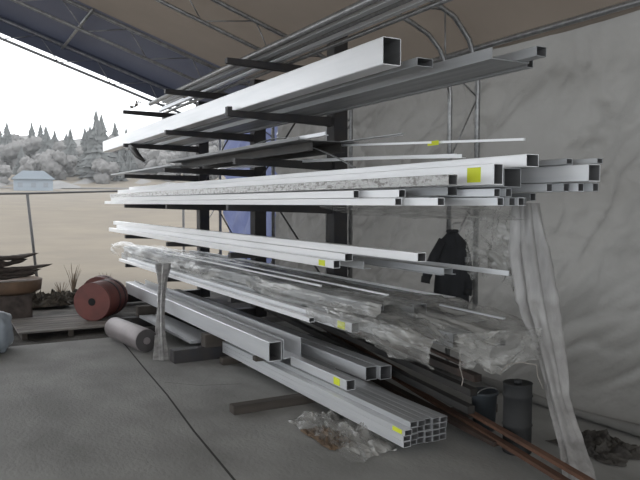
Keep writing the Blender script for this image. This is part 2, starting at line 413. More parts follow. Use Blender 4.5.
ZB = ARM_Z[1] + .003
bar('large white box beam at the front of the second arms, biggest on the rack', 2.69, ZB, .155, .19, 4.0, 13.3, 'white', 'box_beam', 'beam', th=.006)
bar('dull grey box tube just behind the large white beam', 2.93, ZB, .14, .06, 3.93, 12.6, 'alu_dull', 'box_beam', 'beam', th=.005)
profile_bar('wide grey channel reaching far right on the second arms', channel(.34, .075), (3.22, 3.5, ZB), (3.22, 12.2, ZB), 'alu_dull', 'aluminium_channel', 'channel')
bar('grey flat tube lying inside the wide grey channel', 3.44, ZB + .008, .09, .065, 3.32, 11.0, 'alu_dull', 'box_beam', 'beam')
bar('narrow grey tube at the back of the second arms', 3.64, ZB, .06, .06, 3.6, 12.0, 'alu_dull', 'aluminium_tube', 'tube')
# hanging scrap under the far arm
tag(obj('rag_strip', path_tube(B(), [(2.66, 11.1, 2.5), (2.68, 10.9, 2.42), (2.7, 10.75, 2.33), (2.76, 10.6, 2.24)], [.03, .05, .045, .015], 8), 'black', None, True), 'black rag hanging under the far tip of the second arm', 'rag')

ZC = ARM_Z[2] + .003
tag(obj('steel_channel', loft_profile(B(), [(x, z) for x, z in hat(.30, .085, .04, .006)], (2.92, 5.45, ZC), (2.90, 9.2, ZC)), 'black'), 'dark steel hat channel under the wide metal sheet on the near third arms', 'channel', 'metal on the third arms')
tag(obj('metal_sheet', loft_profile(B(), [(0, 0), (.62, 0), (.62, .004), (.005, .004), (.005, .03), (0, .03)], (2.76, 5.4, ZC + .087), (2.72, 9.3, ZC + .087), 0, 1), 'alu_dark'), 'wide dark metal sheet on the near third arms', 'metal sheet')
tag(obj('metal_sheet', loft_profile(B(), [(0, 0), (.45, 0), (.45, .004), (.005, .004), (.005, .02), (0, .02)], (2.70, 9.0, ZC + .032), (2.68, 12.6, ZC + .032), 0, 1), 'alu_dull'), 'narrower pale metal sheet on the far third arms', 'metal sheet')
gC = 'thin strips on the third arms'
profile_bar('thin silver angle strip along the front lip of the dark sheet', angle(.03, .03), (2.80, 5.0, ZC + .095), (2.76, 9.2, ZC + .095), 'alu', 'angle_strip', 'strip', gC)
profile_bar('bright flat strip rising highest over the dark sheet', [(0, 0), (.05, 0), (.05, .006), (0, .006)], (3.35, 4.75, ZC + .10), (2.95, 8.8, ZC + .10), 'white', 'flat_strip', 'strip', gC)
profile_bar('dull flat strip crossing just under the bright strip', [(0, 0), (.04, 0), (.04, .006), (0, .006)], (3.28, 4.6, ZC + .095), (3.05, 8.4, ZC + .095), 'alu_dull', 'flat_strip', 'strip', gC)
profile_bar('pale angle strip drooping to the right off the third arms', angle(.045, .03), (3.50, 4.12, ZC + .01), (3.42, 9.2, ZC + .005), 'white', 'angle_strip', 'strip', gC, .13, 14)
profile_bar('thin drooping flat strip behind the pale angle strip', [(0, 0), (.03, 0), (.03, .006), (0, .006)], (3.66, 4.4, ZC + .01), (3.56, 9.2, ZC + .005), 'white', 'flat_strip', 'strip', gC, .08, 14)
rd = empty('square_rod', (3.62, 3.6, 2.04), 'long thin white rod with yellow sticker pointing right above the white beams', 'rod', gC)
vv = loft_profile(B(), [(0, 0), (.016, 0), (.016, .018), (0, .018)], (3.62, 3.6, 2.04), (3.1, 6.9, ZC + .125))
child('rod', vv, 'white', rd)
sticker(rd, -.52 * .85 / 3.3, .85, .12 * .85 / 3.3 + .009, .14, .035, False)
# bent strip flopping off the sheet
pp = [Vector((2.80 + .26 * t, 6.75 - 1.9 * t, ZC + .10 + .07 * math.sin(min(1, t * 1.6) * math.pi) - (.31 if t > .45 else 0) * ((t - .45) / .55) ** 1.5 if t > .45 else ZC + .10 + .07 * math.sin(t * 1.6 * math.pi))) for t in [k_ / 16 for k_ in range(17)]]
bm = B(); pv = None
for p in pp:
    q = [bm.verts.new(p), bm.verts.new(p + Vector((.035, .01, 0))), bm.verts.new(p + Vector((.035, .01, -.004))), bm.verts.new(p + Vector((0, 0, -.004)))]
    if pv:
        for i in range(4): bm.faces.new((pv[i], pv[(i + 1) % 4], q[(i + 1) % 4], q[i]))
    else: bm.faces.new(q)
    pv = q
bm.faces.new(pv)
tag(obj('bent_strip', bm, 'alu_dull', None, True), 'thin bent strip curving down from the third arms to the white tubes', 'strip', gC)

ZD = ARM_Z[3] + .003; gD = 'tubes on the eye level arms'
bar('lowest white tube at the front of the eye level arms', 2.625, ZD, .055, .05, 3.75, 12.9, 'white', group=gD)
bar('white tube beside the lowest front one, ending farther right', 2.70, ZD, .055, .05, 3.40, 12.5, 'white', group=gD)
bar('white tube stacked on the lowest front tube, ending earliest', 2.63, ZD + .053, .05, .055, 4.28, 12.4, 'white', group=gD)
bar('short white tube end showing just right of the stacked front tube', 2.705, ZD + .053, .055, .055, 3.82, 12.2, 'white', group=gD)
bar('long speckled tube wrapped in film above the white front tubes', 2.66, ZD + .113, .07, .065, 3.25, 12.6, 'speckle', 'wrapped_tube', 'tube', gD, dz=.01)
bar('dull tube lying behind the two lowest white tubes', 2.79, ZD, .07, .06, 3.6, 12.0, 'alu_dull', group=gD)
bar('deep white box beam with yellow sticker at eye level', 2.86, ZD + .125, .075, .125, 3.08, 12.9, 'white', 'box_beam', 'beam', gD, tagY=3.25, th=.005, tagsz=.12)
bar('dull box tube hidden under the deep white stickered beam', 2.86, ZD + .063, .08, .06, 3.5, 12.4, 'alu_dull', group=gD)
bar('white box tube resting highest at eye level, ending above the others', 3.02, ZD + .23, .10, .075, 2.98, 12.7, 'white', 'box_beam', 'beam', gD)
bar('dull supporting box tube under the highest white one', 2.96, ZD + .112, .14, .115, 3.1, 12.0, 'alu_dull', 'box_beam', 'beam', gD)
bar('broad silver box beam reaching farthest right at eye level', 3.24, ZD + .14, .10, .10, 2.72, 12.0, 'alu', 'box_beam', 'beam', gD, th=.006)
bar('small dark square tube on top of the broad silver beam', 3.22, ZD + .243, .05, .035, 2.86, 11.0, 'alu_dull', group=gD)
bar('thin square tube on the back edge of the broad silver beam', 3.31, ZD + .243, .05, .032, 2.72, 11.5, 'alu_dull', group=gD)
gDs = 'small square tube ends under the broad silver beam'
k = 0
OR = ['first', 'second', 'third', 'fourth', 'fifth', 'sixth', 'seventh', 'eighth', 'ninth', 'tenth', 'eleventh', 'twelfth', 'thirteenth', 'fourteenth', 'fifteenth', 'sixteenth', 'seventeenth', 'eighteenth', 'nineteenth', 'twentieth']
SL = ['bottom left', 'bottom second from left', 'bottom third from left', 'bottom fourth from left', 'second row far left', 'second row second from left', 'second row third from left', 'recessed middle', 'leftmost of right three', 'middle of right three', 'rightmost of right three', 'low recessed right', 'upper far right', 'lower far right']
smalls = [(2.93, 0, 3.12), (2.985, 0, 3.08), (3.04, 0, 3.06), (3.095, 0, 3.1), (2.94, .055, 3.16), (2.995, .055, 3.12), (3.06, .055, 3.3), (3.15, .03, 3.5), (3.21, .085, 3.0), (3.265, .085, 2.92), (3.32, .085, 2.86), (3.28, .03, 3.2), (3.36, .14, 2.80), (3.375, .085, 2.80)]
for x, dz, yn in smalls:
    bar('small square tube under the broad beam, ' + SL[k] + ' one', x, ZD + dz, .05, .05, yn, 11.0, 'alu_dull' if k % 2 else 'alu', group=gDs, name='square_tube'); k += 1

ZE = ARM_Z[4] + .003; gE = 'tubes on the arms below eye level'
bar('white tube with yellow sticker, lowest and frontmost of the pair below eye level', 2.63, ZE + .01, .06, .062, 4.57, 12.6, 'white', group=gE, tagY=4.75, tagsz=.10)
bar('white tube under the long pale one, hidden behind the stickered tube', 2.72, ZE, .07, .06, 5.2, 12.2, 'white', group=gE)
bar('white tube end peeking over the stickered tube beside a dark column', 2.72, ZE + .063, .07, .06, 4.55, 12.4, 'white', group=gE)
bar('longest white tube below eye level, topmost and ending at the right', 2.73, ZE + .126, .07, .06, 3.64, 12.7, 'white', group=gE)
profile_bar('dull hat section angle ending beside the black jacket', hat(.08, .05), (3.12, 3.85, ZE + .0), (3.02, 10.6, ZE), 'alu_dull', 'hat_channel', 'channel', gE)
profile_bar('thin silver angle pointing right past the black jacket', angle(.03, .035), (3.42, 3.52, ZE + .01), (3.05, 11.0, ZE + .055), 'alu', 'angle_strip', 'strip', gE)
profile_bar('small open angle bracket end beside the stickered white tube', angle(.07, .06), (2.86, 4.5, ZE), (2.84, 10.0, ZE), 'alu_dull', 'angle_strip', 'strip', gE)

# ---------------------------------------------------------------- film wrapped stock on the lowest arms
ZF = ARM_Z[5] + .003; gF = 'stock under film on the lowest arms'
bar('white flat bar along the front edge of the film wrapped stock', 2.62, ZF, .05, .04, 4.95, 11.8, 'white', group=gF)
bar('white tube with yellow sticker poking out of the film wrapping', 2.69, ZF, .07, .075, 4.40, 11.5, 'alu', group=gF, tagY=4.55, tagsz=.11)
for i, (x, z, wd, yn, mm, lab) in enumerate([
        (2.80, .0, .16, 3.9, 'alu_dull', 'grey tube inside the front film bundle'),
        (3.00, .0, .16, 3.6, 'alu_dull', 'wide grey tube in the middle of the film wrapped stock'),
        (3.20, .0, .18, 3.5, 'alu_dark', 'dark tube in the rear film bundle'),
        (3.42, .0, .16, 3.9, 'alu_dull', 'rearmost grey tube on the lowest arms'),
        (2.84, .11, .14, 4.4, 'alu_dull', 'grey tube stacked on the front film bundle'),
        (3.12, .11, .12, 4.2, 'alu_dull', 'grey tube stacked on the rear film bundle')]):
    bar(lab, x, ZF + z, wd, .10, yn, 12.4, mm, group=gF)
profile_bar('thin white edge strip lying on the film near its right end', [(0, 0), (.02, 0), (.02, .015), (0, .015)], (2.86, 5.2, ZF + .255), (2.82, 9.8, ZF + .255), 'white', 'flat_strip', 'strip', gF)
profile_bar('short dull added highlight strip on the drooping film end', [(0, 0), (.022, 0), (.022, .012), (0, .012)], (3.18, 3.32, ZF + .222), (3.16, 3.95, ZF + .232), 'alu_dull', 'flat_strip', 'strip', gF)  # strip added to draw a highlight where the film droops
profile_bar('added highlight strip on the film between the front and rear bundles', [(0, 0), (.022, 0), (.022, .012), (0, .012)], (3.02, 4.42, ZF + .258), (3.0, 9.5, ZF + .262), 'white', 'flat_strip', 'strip', gF)  # strip added to draw the white highlight along the film
profile_bar('long thin white rod at the back of the film wrapped stock', [(0, 0), (.02, 0), (.02, .022), (0, .022)], (3.60, 4.3, ZF + .20), (3.55, 10.5, ZF + .20), 'white', 'square_rod', 'rod', gF)
bar('rear tube carrying the long thin white rod', 3.58, ZF, .08, .195, 4.5, 11.0, 'alu_dull', group=gF)

def film_bundle(name, label, x0, x1, z0, z1, yn, yf, seed, m='film', droop=0, amp=.045, nu=220, nv=46, wrap=1.75):
    def fn(u, v):
        y = yn + (yf - yn) * u
        a = math.pi * (-.22 + 1.30 * v)                 # from under the front edge over the top
        cx, cz = (x0 + x1) / 2, (z0 + z1) / 2; rx, rz = (x1 - x0) / 2, (z1 - z0) / 2
        ca, sa = math.cos(a), math.sin(a)
        sq = lambda t: math.copysign(abs(t) ** .6, t)
        cl = max(0, 1 - abs(y - 4.0) / 1.1) + 1.3 * max(0, (y - 12) / 1.0); f = fbm(y * .7, v * 4.5, seed, 3) * .8 + (.22 + .8 * cl) * abs(fbm(y * 3.0, v * 8, seed + 3, 4))
        end = max(0, 1 - u * (yf - yn) / .8)
        k = 1 + .0 * end
        x = cx - (rx + amp * f) * sq(ca) * k + .05 * fbm(y * .8, 0, seed)
        z = cz + (rz + amp * f) * sq(sa) * k - droop * end ** 1.5 * (.5 + .5 * fbm(v * 4, y, seed + 8))
        hem = max(0, -sa); z -= hem * .10 * abs(fbm(y * 1.7, 2, seed + 5, 4))
        return (x, y + .05 * fbm(v * 6, seed, 2) * (1 if u in (0, 1) else 0), z)
    return tag(obj(name, grid_surface(B(), nu, nv, fn), m, None, True), label, 'plastic film')
film_bundle('plastic_film', 'crinkled clear film over the front of the lowest arm stock', 2.77, 3.14, ZF + .03, ZF + .235, 4.15, 12.95, 11.0)
film_bundle('plastic_film', 'clear film over the rear of the lowest arm stock, ending in a drooping bunch', 3.02, 3.56, ZF + .01, ZF + .20, 3.25, 12.5, 23.0, droop=.12, amp=.05)
film_bundle('plastic_film', 'glossy bunched film bulging beside the yellow stickered tube end', 2.70, 3.08, ZF - .02, ZF + .15, 3.45, 5.1, 37.0, droop=.16, amp=.06, nu=90)
# loose drooping bunch at right end of the bundle
def flap(name, label, P, Q, W, H_, seed, m, amp=.06, nu=50, nv=40, cat='plastic film'):
    P, Q = Vector(P), Vector(Q)
    def fn(u, v):
        p = P.lerp(Q, u)
        return (p.x + W * v + amp * fbm(u * 4, v * 4, seed, 5), p.y + amp * fbm(u * 4, v * 3, seed + 9, 5), p.z - H_ * v * (1 + .35 * fbm(u * 3, 0, seed + 4)) )
    return tag(obj(name, grid_surface(B(), nu, nv, fn), m, None, True), label, cat)
flap('film_flap', 'clear film flap hanging off the right end of the lowest arm stock', (2.9, 3.45, ZF + .13), (3.40, 3.2, ZF + .17), .02, .24, 5, 'film')
flap('film_flap', 'crumpled film sagging beneath the eye level tubes', (2.95, 3.25, ZD - .005), (2.9, 5.3, ZD - .012), .35, .09, 15, 'film', .03)
flap('film_curtain', 'clear shiny film curtain hanging between eye level tubes and wrapped stock', (3.52, 3.60, ZD), (3.56, 4.15, ZD), .04, .52, 33, 'film', .07)

# twisted strips of film reaching the floor
def twisted(name, label, pts, widths, m, seed):
    pts = [Vector(p) for p in pts]; n = 90
    def cp(t):
        s = t * (len(pts) - 1); i = min(int(s), len(pts) - 2); k = s - i
        k = k * k * (3 - 2 * k) * .4 + k * .6
        return pts[i].lerp(pts[i + 1], k), widths[i] + (widths[i + 1] - widths[i]) * k
    def fn(u, v):
        c, wd = cp(u); a = 2 * math.pi * v
        fold = 1 + .33 * math.sin(a * 4 + u * 2 + seed) + .22 * math.sin(a * 7 - u * 4) + .18 * fbm(u * 6, v * 3, seed)
        side = Vector((.862, -.5, 0)); dep = Vector((.5, .862, 0))
        return c + side * math.cos(a) * wd * .5 * fold + dep * math.sin(a) * wd * .28 * fold
    return tag(obj(name, grid_surface(B(), n, 60, fn), m, None, True), label, 'plastic film')
twisted('hanging_film', 'tall gathered strip of milky film falling to the floor at the rack end',
        [(3.50, 3.44, 1.60), (3.50, 3.41, 1.3), (3.50, 3.33, .95), (3.48, 3.24, .72), (3.42, 3.08, .38), (3.32, 2.88, .16), (3.16, 2.66, .015)], [.13, .20, .21, .16, .11, .12, .15], 'film_white', 2)
twisted('hanging_film', 'twisted milky film strip standing off the wrapped stock down to the slab',
        [(2.58, 9.0, .80), (2.40, 8.45, .60), (2.24, 7.95, .42), (2.08, 7.4, .22), (1.93, 6.85, .012)], [.17, .085, .07, .075, .11], 'film_white', 5)

# ---------------------------------------------------------------- stock on the floor dunnage
def block(label, a, b, m='timber', name='timber_block', cat='block', group=None):
    return tag(obj(name, box(B(), a, b, .006), m), label, cat, group)
gT = 'timber blocks under the floor stock'
block('dark timber block sticking out left under the lowest tube bundle', (1.90, 4.80, 0), (2.95, 4.90, .068), group=gT)
block('hidden timber block farther back under the lowest tube bundle', (2.40, 6.35, 0), (2.98, 6.45, .068), group=gT)
block('dark spacer block under the big silver box beam', (2.32, 6.62, .133), (2.71, 6.76, .268), group=gT)
block('dark spacer block far back under the big silver box beam', (2.2, 8.85, .133), (2.71, 8.99, .268), group=gT)
block('low dark spacer under the equal pair of box tubes', (2.715, 6.64, .133), (3.12, 6.76, .224), group=gT)
block('low dark spacer far back under the equal pair of box tubes', (2.715, 8.86, .133), (3.12, 8.98, .224), group=gT)
block('short dark spacer between bundle and big silver beam', (2.36, 5.45, .225), (2.56, 5.52, .268), group=gT)

bar('big silver box beam low on the left of the floor stock', 2.38, .27, .12, .165, 5.22, 10.3, 'alu', 'box_beam', 'beam', th=.006)
profile_bar('silver channel right behind the big low box beam', channel(.17, .17), (2.53, 5.25, .27), (2.53, 10.4, .27), 'alu', 'aluminium_channel', 'channel')
profile_bar('flat grey tread lying low beneath the big silver beam', [(0, 0), (.3, 0), (.3, .03), (0, .03)], (2.25, 6.9, .134), (2.2, 8.8, .134), 'alu_dull', 'metal_sheet', 'metal sheet')
gL = 'small tubes of the lowest bundle'
X0, Z0 = 2.50, .070
for i in range(6):
    for j in range(4):
        if i == 0 and j == 3: continue
        yn = 3.47 + random.uniform(-.01, .012); x, z = X0 + i * .0575, Z0 + j * .0385
        if (i, j) == (0, 2):
            bar('stickered tube in the front face of the lowest tube bundle', x, z, .056, .0375, 3.45, 6.62, 'alu', group=gL, tagY=3.53, th=.003, tagsz=.10)
        else:
            bar('small tube of the lowest bundle, ' + ['bottom', 'second lowest', 'third', 'top'][j] + ' row, ' + OR[i] + ' from the left', x, z, .056, .0375, yn, 6.62, 'alu' if i < 1 else 'alu_dull', group=gL, th=.003, name='rectangular_tube')
gM = 'box tubes on top of the lowest bundle'
bar('silver box tube with yellow sticker lying on the lowest bundle', 2.575, .226, .075, .075, 4.28, 5.2, 'alu', 'box_tube', 'tube', gM, tagY=4.42, tagsz=.09)
bar('larger box tube behind the stickered one, left of an equal pair', 2.85, .226, .105, .105, 4.45, 9.9, 'alu', 'box_tube', 'tube', gM)
bar('larger box tube at the right of the equal pair', 2.965, .226, .105, .105, 4.42, 9.9, 'alu', 'box_tube', 'tube', gM)
profile_bar('small open channel between the stickered tube and the equal pair', channel(.05, .05, .004), (2.72, 4.78, .226), (2.70, 9.4, .226), 'alu_dull', 'aluminium_channel', 'channel', gM)
block('dark block carrying the equal pair of box tubes', (2.84, 7.6, .0), (3.15, 7.75, .224), 'timber', group=gT)

# dark and rusty bars at the right
gR = 'steel bars on the floor at the right'
for i, (xn, yn, zn, xf, yf, zf, wd, ht, m, lab) in enumerate([
        (2.88, 2.25, .055, 3.52, 6.4, .20, .05, .025, 'rust', 'orange rusty flat bar nearest the tube bundle'),
        (2.92, 2.30, .12, 3.60, 6.6, .25, .045, .022, 'rust', 'orange rusty bar running to the bottom right edge'),
        (3.00, 3.2, .072, 3.26, 6.1, .125, .07, .03, 'rustdark', 'dark rusty flat bar low beside the tube bundle'),
        (3.05, 3.5, .19, 3.36, 7.5, .32, .06, .05, 'black', 'black steel bar beside the equal pair of box tubes'),
        (3.16, 3.6, .27, 3.50, 7.6, .36, .06, .05, 'black', 'black steel bar higher up under the film'),
        (3.28, 3.7, .33, 3.62, 7.6, .40, .07, .05, 'rustdark', 'dark brown bar farthest back under the film'),
        (3.38, 3.95, .23, 3.68, 7.0, .31, .03, .03, 'alu_dark', 'thin grey bar among the black bars'),
        (3.34, 3.9, .40, 3.70, 6.8, .50, .04, .02, 'rustdark', 'long brown strip passing the pail')]):
    profile_bar(lab, [(0, 0), (wd, 0), (wd, ht), (0, ht)], (xn, yn, zn), (xf, yf, zf), m, 'steel_bar', 'bar', gR)
block('dark timber trestle under the black and rusty steel bars', (3.0, 6.2, 0), (3.8, 6.35, .12), group=gT)
block('low dark block under the near ends of the rusty bars', (2.9, 3.9, 0), (3.7, 4.0, .07), group=gT)

def lathe(bm, prof, n=28, c=(0, 0, 0)):
    rings = [[bm.verts.new((c[0] + r * math.cos(2 * math.pi * k / n), c[1] + r * math.sin(2 * math.pi * k / n), c[2] + z)) for k in range(n)] for r, z in prof]
    for q, s in zip(rings, rings[1:]):
        for k in range(n): bm.faces.new((q[k], q[(k + 1) % n], s[(k + 1) % n], s[k]))
    bm.faces.new(rings[0][::-1]); bm.faces.new(rings[-1]); return bm
e = empty('steel_drum', (3.22, 3.22, 0), 'narrow charcoal drum standing beside the hanging milky film', 'drum')
obj('drum_body', lathe(B(), [(.088, 0), (.094, .01), (.090, .03), (.090, .17), (.096, .18), (.090, .19), (.090, .36), (.096, .37), (.09, .38), (.09, .44), (.094, .45), (.084, .45), (.082, .44)]), 'drum', e, True)
obj('drum_cap', lathe(B(), [(.025, .44), (.025, .465), (.02, .47)], 16), 'drum', e, True)
e = empty('pail', (3.34, 3.66, -.0), 'dull blue grey pail behind the rusty bars, left of the drum', 'pail')
obj('pail_body', lathe(B(), [(.075, 0), (.09, .25), (.097, .255), (.097, .275), (.086, .275), (.08, .22)]), 'bucket', e, True)
obj('handle', path_tube(B(), [(.09 * math.cos(t), -.03, .27 + .03 * math.sin(t)) for t in [math.pi * i / 10 for i in range(11)]], .004, 6), 'galv', e, True)
# pale shreds of strapping over the drum
for lab, pts in (('pale frayed strapping loop hanging over the drum top', [(3.14, 3.30, .50), (3.18, 3.27, .56), (3.24, 3.22, .58), (3.30, 3.14, .57), (3.30, 3.13, .50), (3.33, 3.11, .42)]),
                 ('short pale shred of strapping hanging under the film bunch', [(2.98, 3.5, .62), (2.97, 3.49, .52), (2.99, 3.48, .44), (2.97, 3.47, .40)])):
    tag(obj('strapping_scrap', path_tube(B(), pts, .0035, 6), 'rope', None, True), lab, 'strapping')

# debris under the bundle
def crumple(name, label, cx, cy, sx, sy, h, seed, m, cat, nu=40):
    def fn(u, v):
        x, y = (u - .5) * 2, (v - .5) * 2; e_ = max(0, 1 - max(abs(x), abs(y)) ** 2)
        return (cx + sx * (x + .25 * fbm(u * 3, v * 3, seed)), cy + sy * (y + .25 * fbm(u * 3, v * 3, seed + 4)), .006 + h * e_ ** .6 * (abs(fbm(u * 5, v * 5, seed + 2, 5)) + .1))
    return tag(obj(name, grid_surface(B(), nu, nu, fn), m, None, True), label, cat)
crumple('film_scrap', 'crumpled clear film on the slab under the lowest tube bundle', 2.42, 4.05, .24, .45, .11, 3, 'film', 'plastic film')
crumple('cardboard_scrap', 'torn brown cardboard in the film scrap on the slab', 2.27, 4.02, .10, .22, .05, 8, 'cardboard', 'cardboard')
crumple('dirt_heap', 'dark heap of dirt and scrap at the foot of the right wall', 3.75, 3.0, .22, .25, .09, 12, 'gravel', 'dirt')

# ---------------------------------------------------------------- jacket on the tent leg
def jacket():
    e = empty('jacket', (4.28, 5.16, .58), 'black jacket hanging on the tent leg behind the rack', 'jacket')
    e.scale = (.82, .82, 1)
    prof = [(.76, .03, .03), (.73, .06, .05), (.68, .12, .06), (.60, .165, .07), (.45, .18, .08), (.25, .19, .085), (.05, .20, .09), (0, .19, .085)]
    bm = B(); n = 32; rings = []
    for z, rx, ry in prof:
        rings.append([bm.verts.new(((rx * (1 + .10 * math.sin(5 * a + z * 6))) * math.cos(a) * .86, ry * (1 + .2 * math.sin(7 * a + z * 3)) * math.sin(a) - rx * math.cos(a) * .5, z)) for a in [2 * math.pi * k / n for k in range(n)]])
    for q, s in zip(rings, rings[1:]):
        for k in range(n): bm.faces.new((q[k], q[(k + 1) % n], s[(k + 1) % n], s[k]))
    bm.faces.new(rings[0]); bm.faces.new(rings[-1][::-1]); bmesh.ops.recalc_face_normals(bm, faces=bm.faces)
    obj('body', bm, 'jacket', e, True)
    for s, pts in ((1, [(.09, -.06, .66), (.13, -.09, .5), (.145, -.11, .32), (.14, -.12, .18)]), (-1, [(-.10, .05, .66), (-.20, .08, .50), (-.26, .10, .38), (-.30, .10, .30)])):
        sl = obj('sleeve', path_tube(B(), pts, [.05, .062, .058, .05], 14), 'jacket', e, True)
        p = pts[-1]; obj('cuff', path_tube(B(), [(p[0], p[1], p[2] + .02), (p[0] - .01, p[1], p[2] - .04)], .053, 14), 'drum', sl, True)
    obj('collar', path_tube(B(), [(.06 * math.cos(t), .05 * math.sin(t), .75) for t in [2 * math.pi * i / 14 for i in range(15)]], .018, 8), 'jacket', e, True)
    pm = box(B(), (.06, -.17, .46), (.115, -.155, .51)); pa = obj('chest_patch', pm, 'patch', e); pa['label'] = 'small grey chest patch'
    obj('hanger_hook', path_tube(B(), [(0, 0, .76), (0, 0, .80), (.03, 0, .83), (.12, 0, .83)], .006, 6), 'galv', e, True)
jacket()

# ---------------------------------------------------------------- things by the slab edge at the left
def roll(name, label, c, axis, r, L, side, endm, cat, bands=(), core=.25, coremat='hole'):
    """c = centre of the near end; axis = unit direction away from it"""
    ax = Vector(axis).normalized(); e = empty(name, c, label, cat)
    rot = ax.to_track_quat('Z', 'Y').to_matrix().to_4x4()
    def put(n_, bm, m, sm=True, par=e):
        bm.transform(rot); return obj(n_, bm, m, par, sm)
    put('wound_body', lathe(B(), [(r * .97, .004), (r, .02), (r, L - .02), (r * .97, L)], 40), side)
    put('end_face', lathe(B(), [(r * .965, 0), (r * .965, .006)], 40), endm, False)
    put('rim', lathe(B(), [(r * .965, -.006), (r * 1.015, -.006), (r * 1.015, .02), (r * 1.0, .02)], 40), side) if bands else None
    put('core', lathe(B(), [(r * core, -.01), (r * core, .02)], 24), coremat, False)  # on the red rolls a black disc draws the shade of the hole
    for b in bands: put('strap', lathe(B(), [(r * 1.0, b), (r * 1.02, b), (r * 1.02, b + .04), (r, b + .04)], 40), 'band', False)
    return e
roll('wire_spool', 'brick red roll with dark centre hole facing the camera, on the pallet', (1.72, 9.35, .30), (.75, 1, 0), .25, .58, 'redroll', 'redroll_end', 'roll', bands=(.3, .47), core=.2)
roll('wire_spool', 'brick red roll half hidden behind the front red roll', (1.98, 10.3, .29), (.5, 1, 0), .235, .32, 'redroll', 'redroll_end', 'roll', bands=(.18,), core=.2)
roll('sheet_roll', 'mauve grey roll with dark end lying on the slab', (1.90, 7.3, .128), (-.13, 1, 0), .125, .98, 'grayroll', 'rollend', 'roll', core=.3, coremat='grayroll')
e = empty('pallet', (1.40, 9.45, -.06), 'low grey wooden pallet under the red rolls', 'pallet')
for i in range(7): obj('deck_board', box(B(), (-.62, -.55 + i * .165, .09), (.55, -.55 + i * .165 + .14, .112), .003), 'plank', e)
for x in (-.58, -.05, .47): obj('stringer', box(B(), (x, -.55, -.03), (x + .06, .58, .09), .003), 'timber', e)
# scrap stand at the far left
e = empty('scrap_stand', (.78, 10.4, 0), 'round brown tub on a dark stand at the left edge', 'tub')
obj('tub', lathe(B(), [(.34, .36), (.44, .40), (.46, .54), (.44, .55), (.42, .52)], 36), 'brown', e, True)
obj('stand', box(B(), (-.24, -.24, -.03), (.30, .26, .36), .02), 'bark', e)
gS = 'dark strips heaped on the brown tub'
scr = ['flat dark board curling up at the top of the heap on the brown tub', 'dark board under the top one on the brown tub, poking farthest right', 'dark twisted strip in the middle of the heap on the brown tub', 'short dark strip beneath the heap on the brown tub', 'dark ragged board lying lowest on the brown tub rim']
for i, (z, L, wd, a, dxx) in enumerate([(.84, .5, .26, -80, -.06), (.68, .60, .24, -84, .02), (.76, .42, .2, -70, -.10), (.62, .5, .22, -88, -.04), (.57, .5, .2, -78, -.07)]):
    def fn(u, v, L=L, wd=wd, i=i):
        t = 2 * math.pi * v; y = (u - .5) * 2 * L; k = (1 - abs(2 * u - 1) ** 4) * (.8 + .4 * fbm(u * 5, v * 2, i * 3))
        return (wd * .5 * math.cos(t) * k, y, .045 * math.sin(t) * k + .012 * fbm(u * 4, 0, i) + .05 * (u - .5) ** 2 * 4)
    o = obj('scrap_board', grid_surface(B(), 40, 12, fn), 'bark', None, True, (.78 + dxx, 10.4, z)); o.rotation_euler = (0, 0, R(a))
    tag(o, scr[i], 'board', gS)
def lump(name, label, cat, c, s, m, seed, amp=.06):
    bm = B(); bmesh.ops.create_icosphere(bm, subdivisions=4, radius=1)
    for v in bm.verts:
        q = v.co.copy(); p = Vector([math.copysign(abs(t) ** .65, t) for t in q]); k = 1 + amp * fbm(q.x * 2, q.y * 2, q.z * 2 + seed)
        v.co = Vector((c[0] + p.x * s[0] * k, c[1] + p.y * s[1] * k, max(c[2] + p.z * s[2] * k, .002)))
    return tag(obj(name, bm, m, None, True), label, cat)
lump('plastic_bin_bag', 'blue grey wrapped bundle at the left edge on the slab', 'bundle', (.36, 8.2, .2), (.30, .26, .24), 'bluegray', 3, .12)
lump('plastic_bin_bag', 'smaller paler bundle in front of the blue grey one at the left edge', 'bundle', (.22, 7.85, .09), (.24, .16, .10), 'bluegray', 9, .15)
# fence at the edge of the field
e = empty('field_fence', (1.7, 14.8, 0), 'leaning fence post with top rail between yard and dry field', 'fence')
obj('post', path_tube(B(), [(-.02, 0, -.1), (-.18, 0, 1.78)], .028, 8), 'fence', e, True)
obj('post', path_tube(B(), [(3.0, 0, -.1), (3.0, 0, 1.9)], .028, 8), 'fence', e, True)
obj('top_rail', path_tube(B(), [(-4, 0, 1.72), (-.18, 0, 1.79), (3.0, 0, 1.9), (6, 0, 1.98)], .022, 8), 'fence', e, True)
# dead brush behind the pallet
for i, (x, y, sx, sy, h, lab) in enumerate([(1.25, 11.6, .5, .35, .34, 'dark heap of dead brush behind the left end of the pallet'), (1.9, 12.0, .45, .3, .26, 'dark heap of dead brush behind the front red roll'), (.4, 11.9, .5, .3, .25, 'low dark heap of dead brush behind the brown tub')]):
    crumple('brush_heap', lab, x, y, sx, sy, h, 31 + i * 7, 'brush', 'brush heap', 60)
# weeds
gW = 'dry weeds by the yard edge'
for i, (x, y, h, lab) in enumerate([(2.05, 12.9, .55, 'tall dry weed rising behind the red rolls'), (1.3, 12.4, .3, 'low dry weed left of the red rolls'), (1.75, 12.2, .28, 'low dry weed just behind the pallet'), (2.6, 12.8, .35, 'low dry weed right of the tall weed')]):
    b = B()
    for k in range(26):
        a = random.uniform(0, 6.28); r = random.uniform(.02, .16); hh = h * random.uniform(.4, 1)
        path_tube(b, [(x, y, -.06), (x + r * .5 * math.cos(a), y + r * .5 * math.sin(a), hh * .6), (x + r * math.cos(a), y + r * math.sin(a), hh)], [.005, .004, .002], 5)
    tag(obj('dry_weed', b, 'weed'), lab, 'weed', gW)

